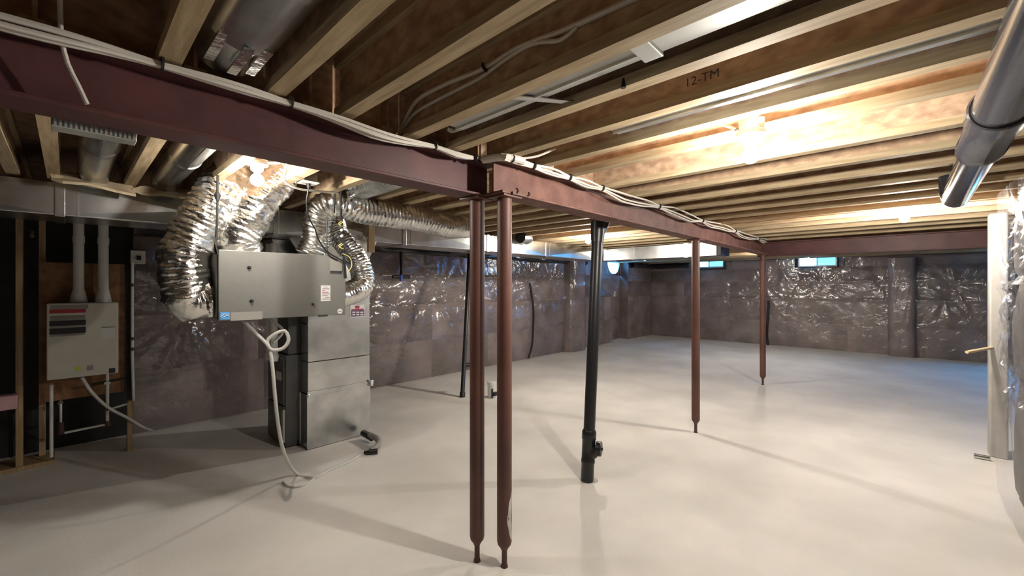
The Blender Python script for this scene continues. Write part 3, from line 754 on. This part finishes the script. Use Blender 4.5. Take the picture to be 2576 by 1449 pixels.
for k, yy in enumerate((556, 612)):
    obj('wire', wire([aY(860, yy, 2.9), aY(852, yy+7, 2.9), aY(864, yy+14, 2.9), aY(854, yy+10, 2.89), aY(862, yy+3, 2.89)], .003, 6, .01), 'yellow', yw)
obj('wire', wire([aY(862, 638, 2.9), aY(880, 648, 2.9), aY(885, 668, 2.9), aY(876, 684, 2.9)], .003, 6, .01), 'yellow', yw)
for yy in (577, 592): obj('tape', MB().tube([aY(858, yy, 2.9), aY(861, yy+3, 2.9)], .012, 8), 'label_white', yw)
ob = aY(776, 462, 2.75)
outl = thing('ceiling_outlet', 'white square outlet with a black plug on the ceiling by the foil ducts', 'outlet', (ob.x, ob.y, ob.z))
obj('cover_plate', MB().box(ob.x-.05, ob.y-.05, ob.z, ob.x+.05, ob.y+.05, ob.z+.008), 'white_plastic', outl, bevel=.003)
obj('box', MB().box(ob.x-.04, ob.y-.04, ob.z+.008, ob.x+.04, ob.y+.04, ob.z+.07), 'galv', outl)
tag(obj('power_cord', MB().tube([ob, ob-Vector((0, .004, .03))], [.016, .009], 10).tube(spline([ob-Vector((0, .004, .02)), aY(771, 510, 2.78), aY(776, 545, 2.82), aY(794, 580, 2.88), aY(800, 600, 2.9), aY(822, 632, 2.95), aY(860, 655, 2.97), aY(883, 664, 2.98), aY(888, 676, 2.98)]), .0048, 7), 'black_cable', origin=ob), 'black power cord running from the ceiling outlet down to the ventilation unit', 'cord')
tag(obj('power_cord', wire([aY(822, 555, 2.99), aY(822, 600, 2.99), aY(826, 640, 2.985), aY(850, 655, 2.985)], .005, 7), 'black_cable', origin=aY(822, 600, 2.99)), 'black cord along the inner bend of the ribbed foil duct', 'cord')
tag(obj('cable', wire([aY(648, 408, 2.7), aY(690, 410, 2.68), aY(720, 405, 2.60), aY(718, 430, 2.65), aY(716, 455, 2.7), aY(752, 475, 2.75), aY(815, 482, 2.8), aY(850, 485, 2.85)], .007, 7), 'cable_white', origin=aY(716, 440, 2.65)), 'white cable from the bulb over the ventilation unit to the ceiling outlet', 'cable')

# ================================================================== FURNACE AND RETURN DROP
fu = thing('furnace', 'dark upright furnace cabinet behind the ventilation unit', 'furnace', (1.7, 4.4, 0))
obj('cabinet', MB().box(1.37, 4.15, .012, 2.1, 4.62, .86), 'furnace', fu, bevel=.01)
obj('front_door', MB().box(1.358, 4.17, .40, 1.372, 4.60, .84), 'furnace', fu, bevel=.004)
obj('front_door', MB().box(1.358, 4.17, .03, 1.372, 4.60, .385), 'furnace', fu, bevel=.004)
obj('coil_box', MB().box(1.40, 4.17, .862, 2.08, 4.60, 1.30), 'furnace', fu, bevel=.006)
obj('plenum', MB().hexa([(1.40, 4.17, 1.302), (2.08, 4.17, 1.302), (2.08, 4.60, 1.302), (1.40, 4.60, 1.302)], [(1.30, 4.29, TZ0-.002), (1.95, 4.29, TZ0-.002), (1.95, 4.72, TZ0-.002), (1.30, 4.72, TZ0-.002)]), 'galv', fu, bevel=.004)
obj('rating_label', MB().box(1.352, 4.22, .62, 1.358, 4.34, .70), 'label_white', fu)
obj('filter_slot', MB().box(1.352, 4.16, .06, 1.40, 4.20, .36), 'galv_white', fu)
for y, zt in ((4.42, 1.33), (4.30, 1.33)):
    tag(obj('vent_pipe', MB().tube([(1.32, y, .84 if y > 4.4 else .80), (1.32, y, 1.9)], .034, 16).tube([(1.32, y, .80), (1.32, y, .86)], .042, 16), 'pvc', origin=(1.32, y, .8), smooth=True),
        'white vent pipe rising in front of the furnace, %s' % ('farther from the return drop' if y > 4.4 else 'closer to the return drop'), 'pipe')
rd = thing('return_drop', 'tall shiny galvanized return air drop beside the dark furnace', 'duct', (1.8, 4.06, 0))
rx0, rx1, ry0, ry1 = 1.50, 2.105, 3.97, 4.148
def rprof(z0, z1): return MB().box(rx0, ry0, z0, rx1, ry1, z1)
# rounded boot at the floor
boot = MB(); n = 10; vs = []; fs = []
prof = [(rx0, .50), (rx0, .012)]+[(rx1-.10+.10*math.sin(PI/2*k/n), .112-.10*math.cos(PI/2*k/n)) for k in range(n+1)]+[(rx1, .50)]
for y in (ry0, ry1):
    for x, z in prof: vs.append((x, y, z))
m_ = len(prof); fs = [tuple(range(m_)), tuple(range(2*m_-1, m_-1, -1))]+[(k, (k+1) % m_, m_+(k+1) % m_, m_+k) for k in range(m_)]
obj('boot', boot.add(vs, fs), 'galv', rd, bevel=.006)
for (a, b) in ((.515, .80), (.805, 1.15), (1.155, 1.32), (1.325, TZ0-.16)): obj('duct_section', rprof(a, b), 'galv', rd, bevel=.004)
obj('drive_cleat', MB().box(rx0-.008, ry0-.010, .49, rx1+.012, ry0, .535), 'galv', rd, bevel=.003)
obj('drive_cleat', MB().box(rx0-.004, ry0-.006, 1.145, rx1+.004, ry0, 1.16), 'galv', rd)
obj('drive_cleat', MB().box(rx0-.004, ry0-.006, 1.316, rx1+.004, ry0, 1.330), 'galv', rd)
obj('crease', MB().box(rx0, ry0-.004, .664, rx1, ry0, .672), 'galv', rd)
obj('transition', MB().hexa([(rx0, ry0, TZ0-.155), (rx1, ry0, TZ0-.155), (rx1, ry1, TZ0-.155), (rx0, ry1, TZ0-.155)], [(rx0-.1, YD+.004, TZ0-.001), (rx1+.02, YD+.004, TZ0-.001), (rx1+.02, ry1, TZ0-.001), (rx0-.1, ry1, TZ0-.001)]), 'galv', rd)
obj('foil_knob', flex([(rx1+.002, ry0-.02, .49), (rx1+.004, ry0-.02, .545)], .024, .02, .08, .2, 14), 'foil', rd, smooth=True)
obj('foil_knob', flex([(rx0, ry0-.012, .485), (rx0, ry0-.012, .515)], .016, .02, .08, .2, 12), 'foil', rd, smooth=True)
on_rd = lambda px, py: aY(px, py, ry0-.001)
lb = plate('service_label', 'label_white', rd, on_rd, 881, 764, 917, 797)
off = lambda u, v: on_rd(u, v)-Vector((0, .0016, 0))
plate('label_band', 'label_purple', lb, off, 883, 781, 916, 795, .0006)
plate('emblem', 'label_red', lb, off, 893, 769, 904, 776, .0006)
plate('text_line', 'label_red', lb, off, 884, 777.5, 914, 779.5, .0006)
off2 = lambda u, v: on_rd(u, v)-Vector((0, .0024, 0))
for k, yy in enumerate((784, 790)):
    for j in range(3): plate('text_line', 'label_white', lb, off2, 886+j*10, yy, 893.5+j*10, yy+3, .0006)
# condensate pipe and trap at the furnace foot
cp = thing('condensate_trap', 'small black pipe elbow and trap on the floor at the foot of the return drop', 'pipe', (2.16, 3.95, 0))
g = [aZ(915, 1090, .12), aZ(930, 1098, .08), aZ(942, 1108, .05), aZ(945, 1125, .03), aZ(925, 1135, .022)]
obj('pipe', MB().tube([aZ(914, 1089, .06), aZ(936, 1101, .05)], .033, 16), 'abs', cp, smooth=True)
obj('hose', flex([aZ(930, 1095, .065), aZ(949, 1103, .07), aZ(952, 1117, .05), aZ(942, 1129, .034), aZ(932, 1134, .03)], .026, .02, .06, .25, 14), 'label_grey', cp, smooth=True)
obj('valve', MB().tube([aZ(916, 1138, .022), aZ(924, 1138, .022), aZ(930, 1137, .025), aZ(950, 1135, .025)], [.014, .02, .024, .024], 12), 'abs', cp)

# drain hose looping from the unit to the floor
hz = [on_hrv(622, 808)+Vector((0, .1, 0)), aY(640, 835, 3.05), aY(668, 862, 3.03), aY(684, 880, 3.02), aY(712, 876, 3.0), aY(726, 855, 3.0), aY(716, 832, 3.02), aY(692, 840, 3.03), aY(672, 858, 3.05), aY(680, 885, 3.03), aY(686, 930, 3.02), aY(692, 1000, 3.03), aY(700, 1070, 3.05), aY(715, 1140, 3.08), aZ(745, 1190, .03), aZ(790, 1202, .009), aZ(830, 1182, .009), aZ(880, 1160, .009), aZ(905, 1146, .009)]
tag(obj('drain_hose', wire(hz, .0115, 10), 'hose', origin=hz[9], smooth=True), 'grey drain hose looped under the ventilation unit and trailing on the floor', 'hose')
hz2 = [aZ(790, 1204, .007), aZ(760, 1222, .007), aZ(728, 1224, .007), aZ(712, 1212, .007)]
tag(obj('drain_hose', wire([on_hrv(700, 808)+Vector((0, .15, 0)), aY(712, 830, 3.1), aY(700, 850, 3.1), aY(686, 862, 3.08)], .010, 8), 'hose', origin=on_hrv(700, 820), smooth=True), 'short grey hose joining the drain hose under the ventilation unit', 'hose')
tag(obj('drain_hose', wire(hz2, .007, 8), 'hose', origin=hz2[1], smooth=True), 'loose curl of thin hose lying on the floor below the ventilation unit', 'hose')

# ================================================================== WATER HEATER CORNER
YH = 5.05
on_h = lambda px, py: aY(px, py, YH)
wh = thing('water_heater', 'white wall-hung tankless water heater on a plywood board', 'heater', (.09, YH+.12, .74))
a, b = on_h(117, 764), on_h(298, 957); zb = on_h(117, 958).z
obj('case', MB().box(a.x, YH, zb, on_h(298, 0).x, YH+.22, on_h(117, 764).z), 'white_enamel', wh, bevel=.008)
plate('title_label', 'label_grey', wh, on_h, 126, 768, 222, 776)
for y0, y1, m in ((779, 786, 'label_red'), (808, 817, 'ink'), (827, 837, 'ink')): plate('warning_stripe', m, wh, on_h, 124, y0, 216, y1)
for y0 in (795, 799, 804, 821, 841): plate('text_line', 'label_grey', wh, on_h, 126, y0, 214, y0+1.4, .001)
plate('rating_label', 'label_grey', wh, on_h, 255, 822, 290, 823.5); plate('rating_label', 'pvc', wh, on_h, 256, 826, 289, 850)
plate('inspection_sticker', 'label_green', wh, on_h, 187, 922, 203, 931); plate('inspection_sticker', 'label_grey', wh, on_h, 218, 920, 234, 931); plate('inspection_sticker', 'ink', wh, on_h, 274, 927, 290, 937)
bd = aY(98, 0, 5.28).x, aY(313, 0, 5.28).x
tag(obj('backing_board', MB().box(bd[0], 5.275, aY(200, 1000, 5.275).z, bd[1], 5.29, aY(200, 662, 5.275).z), 'plywood', origin=(.1, 5.28, 1.2)), 'reddish plywood backing board behind the water heater', 'board')
for x in (.0, .25): obj('mount_bracket', MB().box(x-.02, YH+.22, .9, x+.02, 5.276, 1.2), 'galv', wh)
def vpipe(px_top, px_bot, ybot, label):
    p1 = aY(px_top, 535, YH+.11); p0 = aY(px_bot, ybot, YH+.11); t = thing('vent_pipe', label, 'pipe', p0, 'white vent pipes of the water heater')
    top = Vector((p0.x, p0.y, 2.3))
    obj('pipe', MB().tube([p0+Vector((0, 0, .06)), top], .034, 18), 'pvc', t, smooth=True)
    obj('coupling', MB().tube([p0-Vector((0, 0, .012)), p0+Vector((0, 0, .03)), p0+Vector((0, 0, .10))], [.055, .05, .036], 18), 'pvc', t, smooth=True)
    obj('joint', MB().tube([Vector((p0.x, p0.y, 1.87)), Vector((p0.x, p0.y, 1.93))], .038, 18), 'pvc', t, smooth=True)
vpipe(194, 198, 757, 'left white vent pipe rising from the water heater')
vpipe(262, 260, 757, 'right white vent pipe rising from the water heater')
def stud(px, y, z0, z1, label, d=.038, dep=.089):
    x = aY(px, 900, y).x
    return tag(obj('wall_stud', MB().box(x-d/2, y, z0, x+d/2, y+dep, z1), 'lumber', origin=(x, y, z0), bevel=.002), label, 'stud')
stud(48, 5.22, .038, ZJ, 'full-height bare stud at the far left edge')
stud(106, 5.42, .038, ZJ, 'bare stud partly behind the left edge of the water heater board')
stud(327, 5.14, .0, aY(327, 1010, 5.14).z, 'short cut stud standing on the floor right of the water heater', .035)
tag(obj('bottom_plate', MB().box(aY(20, 900, 5.22).x-.6, 5.22, 0, aY(112, 900, 5.42).x+.06, 5.51, .036), 'lumber', origin=(-.3, 5.3, 0)), 'low wood plate under the bare studs at the far left', 'plate')
p = aY(14, 1012, 5.15)
tag(obj('pink_ledge', MB().box(p.x-.5, 5.10, p.z-.055, p.x+.062, 5.20, p.z+.055), 'pink', origin=p, bevel=.006), 'pinkish crosspiece fixed to the far left stud', 'board')
pl = thing('water_pipes', 'white plastic pipe loop under the water heater', 'pipe', aY(200, 1050, 5.15))
def P5(x, y): return aY(x, y, 5.16)
obj('pipe', MB().tube([P5(129, 968), P5(129, 1150)], .012, 10), 'pvc', pl, smooth=True)
obj('pipe', MB().tube([P5(154, 1070), P5(154, 1088)], .013, 10).tube([P5(153, 1008), P5(153, 1068)], .008, 8), 'pvc', pl, smooth=True)
obj('pipe', MB().tube([P5(162, 1089), P5(266, 1068)], .010, 10), 'pvc', pl, smooth=True)
obj('pipe', MB().tube([P5(270, 940), P5(270, 1064)], .012, 10), 'pvc', pl, smooth=True)
obj('pipe', MB().tube([P5(278, 1029), P5(333, 1012)], .010, 10), 'pvc', pl, smooth=True)
obj('fitting', MB().tube([P5(154, 1062), P5(154, 1092)], .018, 10), 'jack', pl); obj('fitting', MB().tube([P5(266, 1060), P5(274, 1072)], .018, 10), 'jack', pl)
obj('fitting', MB().tube([P5(266, 1030), P5(282, 1026)], .017, 10), 'jack', pl); obj('fitting', MB().tube([P5(262, 964), P5(278, 962)], .016, 10), 'pvc', pl)
obj('fitting', MB().tube([P5(146, 1016), P5(158, 1010)], .014, 8), 'galv', pl)
obj('pipe', MB().tube([P5(230, 968), P5(312, 952)], .012, 10), 'black_cable', pl)
hw = [aY(206, 950, 5.12), aY(232, 988, 5.10), aY(272, 1025, 5.10), aY(318, 1050, 5.12), aY(355, 1072, 5.14), aY(384, 1084, 5.16)]
tag(obj('drain_hose', wire(hw, .012, 10), 'pvc', origin=hw[2], smooth=True), 'white hose slanting from the water heater down to the floor', 'hose')
cd = thing('conduit', 'thin white conduit running down the wall right of the water heater', 'conduit', aY(335, 900, 5.2))
obj('pipe', MB().tube([aY(333, 660, 5.2), aY(333, 905, 5.2), aY(336, 1008, 5.2)], .011, 10), 'pvc', cd, smooth=True)
for yy in (717, 852, 878): obj('clip', MB().tube([aY(333, yy-4, 5.2), aY(333, yy+4, 5.2)], .016, 8), 'jack', cd)
oc = aY(347, 647, 5.55)
wo = thing('wall_outlet', 'white outlet box with a black plug on the dark left wall', 'outlet', oc)
obj('box', MB().box(oc.x-.055, 5.53, oc.z-.065, oc.x+.055, 5.60, oc.z+.065), 'white_plastic', wo, bevel=.004)
obj('plug', MB().box(oc.x-.012, 5.50, oc.z-.03, oc.x+.02, 5.53, oc.z+.01), 'abs', wo, bevel=.004)
ms = aY(82, 590, 5.5)
tag(obj('metal_clip', MB().lathe([(.0, -.03), (.018, -.028), (.02, .0), (.012, .004), (.012, .03), (.0, .034)], ms, 10), 'galv', origin=ms), 'small shiny metal fitting between the left studs', 'clip')

# ================================================================== BLACK PIPES
ds = thing('drain_stack', 'glossy black drain stack with a capped cleanout at its foot', 'pipe', (2.75, 1.80, 0))
d0 = aZ(1477, 1209, 0.0); dT = aY(1503, 600, 1.80); dT = Vector((dT.x, 1.80, dT.z)); dv = (dT-d0).normalized(); top = d0+dv*((2.25)/dv.z)
def dz(z): return d0+dv*(z/dv.z)
obj('pipe', MB().tube([dz(.38), dz(2.20)], .0445, 24), 'abs', ds, smooth=True)
obj('cleanout_tee', MB().tube([dz(0), dz(.13), dz(.135), dz(.16), dz(.165), dz(.31), dz(.315), dz(.37), dz(.385)], [.049, .049, .053, .053, .050, .051, .055, .055, .048], 24), 'abs', ds, smooth=True)
side = Vector((.685, -.7286, 0))*.9+Vector((-.25, -.25, 0)); side.normalize()
obj('cleanout_branch', MB().tube([dz(.20)+side*.02, dz(.245)+side*.065], .045, 20), 'abs', ds, smooth=True)
cc = dz(.25)+side*.06
obj('cleanout_cap', MB().tube([cc, cc+side*.012, cc+side*.034, cc+side*.040], [.052, .056, .056, .050], 22), 'abs', ds, smooth=True)
obj('cap_lug', MB().box(cc.x-.012, cc.y-.012, cc.z-.006, cc.x+.012, cc.y+.012, cc.z+.006).tube([cc+side*.038, cc+side*.05], .012, 4), 'abs', ds)
tb = dz(1.93)
obj('upper_branch', MB().tube([dz(1.85), dz(1.92), dz(2.02)], [.05, .056, .06], 22).tube(spline([tb-Vector((0, 0, .02)), tb+Vector((.05, -.02, .07)), tb+Vector((.09, -.04, .17))], .03), .046, 20), 'abs', ds, smooth=True)
obj('concrete_chip', MB().lathe([(.0, .03), (.02, .02), (.03, .0)], d0+Vector((.03, -.045, 0)), 8), 'plaster', ds)
bp = thing('thin_black_pipe', 'thin leaning black pipe against the middle of the left wall', 'pipe', aZ(1163, 999, 0))
p0 = aZ(1163, 999, .0); pt = aY(1181, 645, 4.9)
obj('pipe', MB().tube([p0, p0*.55+pt*.45, pt, pt+Vector((.02, .1, .16))], .030, 14), 'abs', bp, smooth=True)
pm = p0+(pt-p0)*.2
obj('branch', MB().tube([pm, pm+Vector((.10, -.03, .01))], .030, 14), 'abs', bp, smooth=True)
obj('coupling', MB().tube([p0, p0+(pt-p0)*.03], .038, 14), 'abs', bp, smooth=True)
fs_ = aZ(1237, 999, 0)
st = thing('pipe_stub', 'short white capped pipe stub with a black valve on the floor behind the posts', 'pipe', fs_)
obj('pipe', MB().lathe([(.055, 0), (.055, .17), (.06, .172), (.06, .21), (.05, .214)], fs_, 18), 'pvc', st, smooth=True)
obj('valve', MB().box(fs_.x-.03, fs_.y-.075, .03, fs_.x+.03, fs_.y-.05, .08).tube([fs_+Vector((-.05, -.06, .01)), fs_+Vector((-.05, -.06, .13))], .012, 8), 'abs', st)
# black cables hanging on the clear sheet
ck = aY(1333, 712, YL-.14)
tag(obj('black_cable', wire([ck, aY(1336, 730, YL-.15), aY(1342, 780, YL-.16), aY(1341, 830, YL-.15), aY(1338, 870, YL-.14), aY(1330, 901, YL-.14)], .021, 8), 'black_cable', origin=ck), 'black cable hanging from a puckered hole in the left wall sheet', 'cable')
ck = aX(1933, 768, XF-.14)
tag(obj('black_cable', wire([ck+Vector((0, 0, .12)), ck, aX(1931, 800, XF-.15), aX(1929, 840, XF-.14), aX(1932, 871, XF-.14)], .026, 8), 'black_cable', origin=ck), 'black cable hanging down the far wall behind the farthest post', 'cable')
# outdoor tap line poking through the left sheet
tp = aY(1008, 640, YL-.16)
tap = thing('tap_line', 'black pipe with a blue valve poking through the left wall sheet', 'valve', tp)
obj('pipe', MB().tube(spline([aY(1008, 626, YL-.14), tp, aY(1009, 675, YL-.18), aY(1009, 692, YL-.2)], .02), .018, 10), 'abs', tap, smooth=True)
obj('handle', MB().tube([aY(988, 696, YL-.2), aY(1030, 697, YL-.2)], .026, 10), 'abs', tap, smooth=True)
obj('spout', MB().tube([aY(1009, 692, YL-.21), aY(1009, 707, YL-.22)], [.03, .02], 10), 'blue_plastic', tap, smooth=True)

# big glossy black pipe at the upper right
e1 = Vector((3.55, -.22, 2.03))
gp = thing('black_waste_pipe', 'large glossy black waste pipe hung under the joists at the upper right', 'pipe', e1)
YP = e1.y; ZP = 2.03
def gpt(x): return Vector((x, YP-.0, ZP+.02*(3.2-x)))
xe = e1.x
obj('pipe', MB().tube([gpt(xe-1.12), gpt(xe)], .060, 28), 'abs_gloss', gp, smooth=True)
obj('coupling', MB().tube([gpt(1.96), gpt(1.965), gpt(2.06), gpt(2.065), gpt(2.40), gpt(2.405), gpt(2.47), gpt(2.475)], [.072, .077, .077, .070, .068, .072, .072, .063], 28), 'abs_gloss', gp, smooth=True)
obj('upper_pipe', MB().tube([gpt(-.4), gpt(2.0)], .067, 28), 'abs_gloss', gp, smooth=True)
obj('end_elbow', MB().tube(spline([gpt(xe-.02), gpt(xe+.03), gpt(xe+.07)+Vector((0, .01, .05)), gpt(xe+.075)+Vector((0, .012, .14))], .015), .059, 24), 'abs_gloss', gp, smooth=True)
# white post and bits at the end of the side wall
wpst = aZ(2482, 1146, 0)
q = Vector((5.62, -.60, 0))
tag(obj('white_post', MB().box(q.x-.07, q.y-.055, 0, q.x+.06, q.y+.055, 2.14), 'grey_wrap', origin=q, bevel=.012), 'off-white wrapped post at the end of the plastic-covered side wall', 'post')
dw = aX(2432, 886, q.x-.32)
tag(obj('wood_dowel', MB().tube([dw, Vector((q.x-.05, q.y+.03, dw.z+.03))], .013, 12), 'wood_dowel', origin=dw, smooth=True), 'pale round wood stick poking out from the white post', 'stick')
f0, f1 = aZ(2450, 1146, .02), aZ(2490, 1153, .02)
tag(obj('pipe_offcut', MB().tube([f0, f1], .02, 12), 'galv', origin=f0, smooth=True), 'short shiny metal pipe offcut lying on the floor at the foot of the off-white post', 'pipe')
# stamp printed on a joist web (flat print)
cu = bpy.data.curves.new('stamp', 'FONT'); cu.body = '12-TM'; cu.size = .045
so = bpy.data.objects.new('stamp', cu); dg = bpy.context.evaluated_depsgraph_get()
C.objects.link(so); bpy.context.view_layer.update()
me = bpy.data.meshes.new_from_object(so.evaluated_get(bpy.context.evaluated_depsgraph_get())); bpy.data.objects.remove(so)
st_ = bpy.data.objects.new('stamp', me); C.objects.link(st_); st_.parent = ceiling
me.materials.clear(); me.materials.append(M['ink'])
pp = aX(1722, 200, 1.563); st_.location = (1.5635, pp.y, pp.z-.03)
st_.rotation_euler = (PI/2, 0, -PI/2)
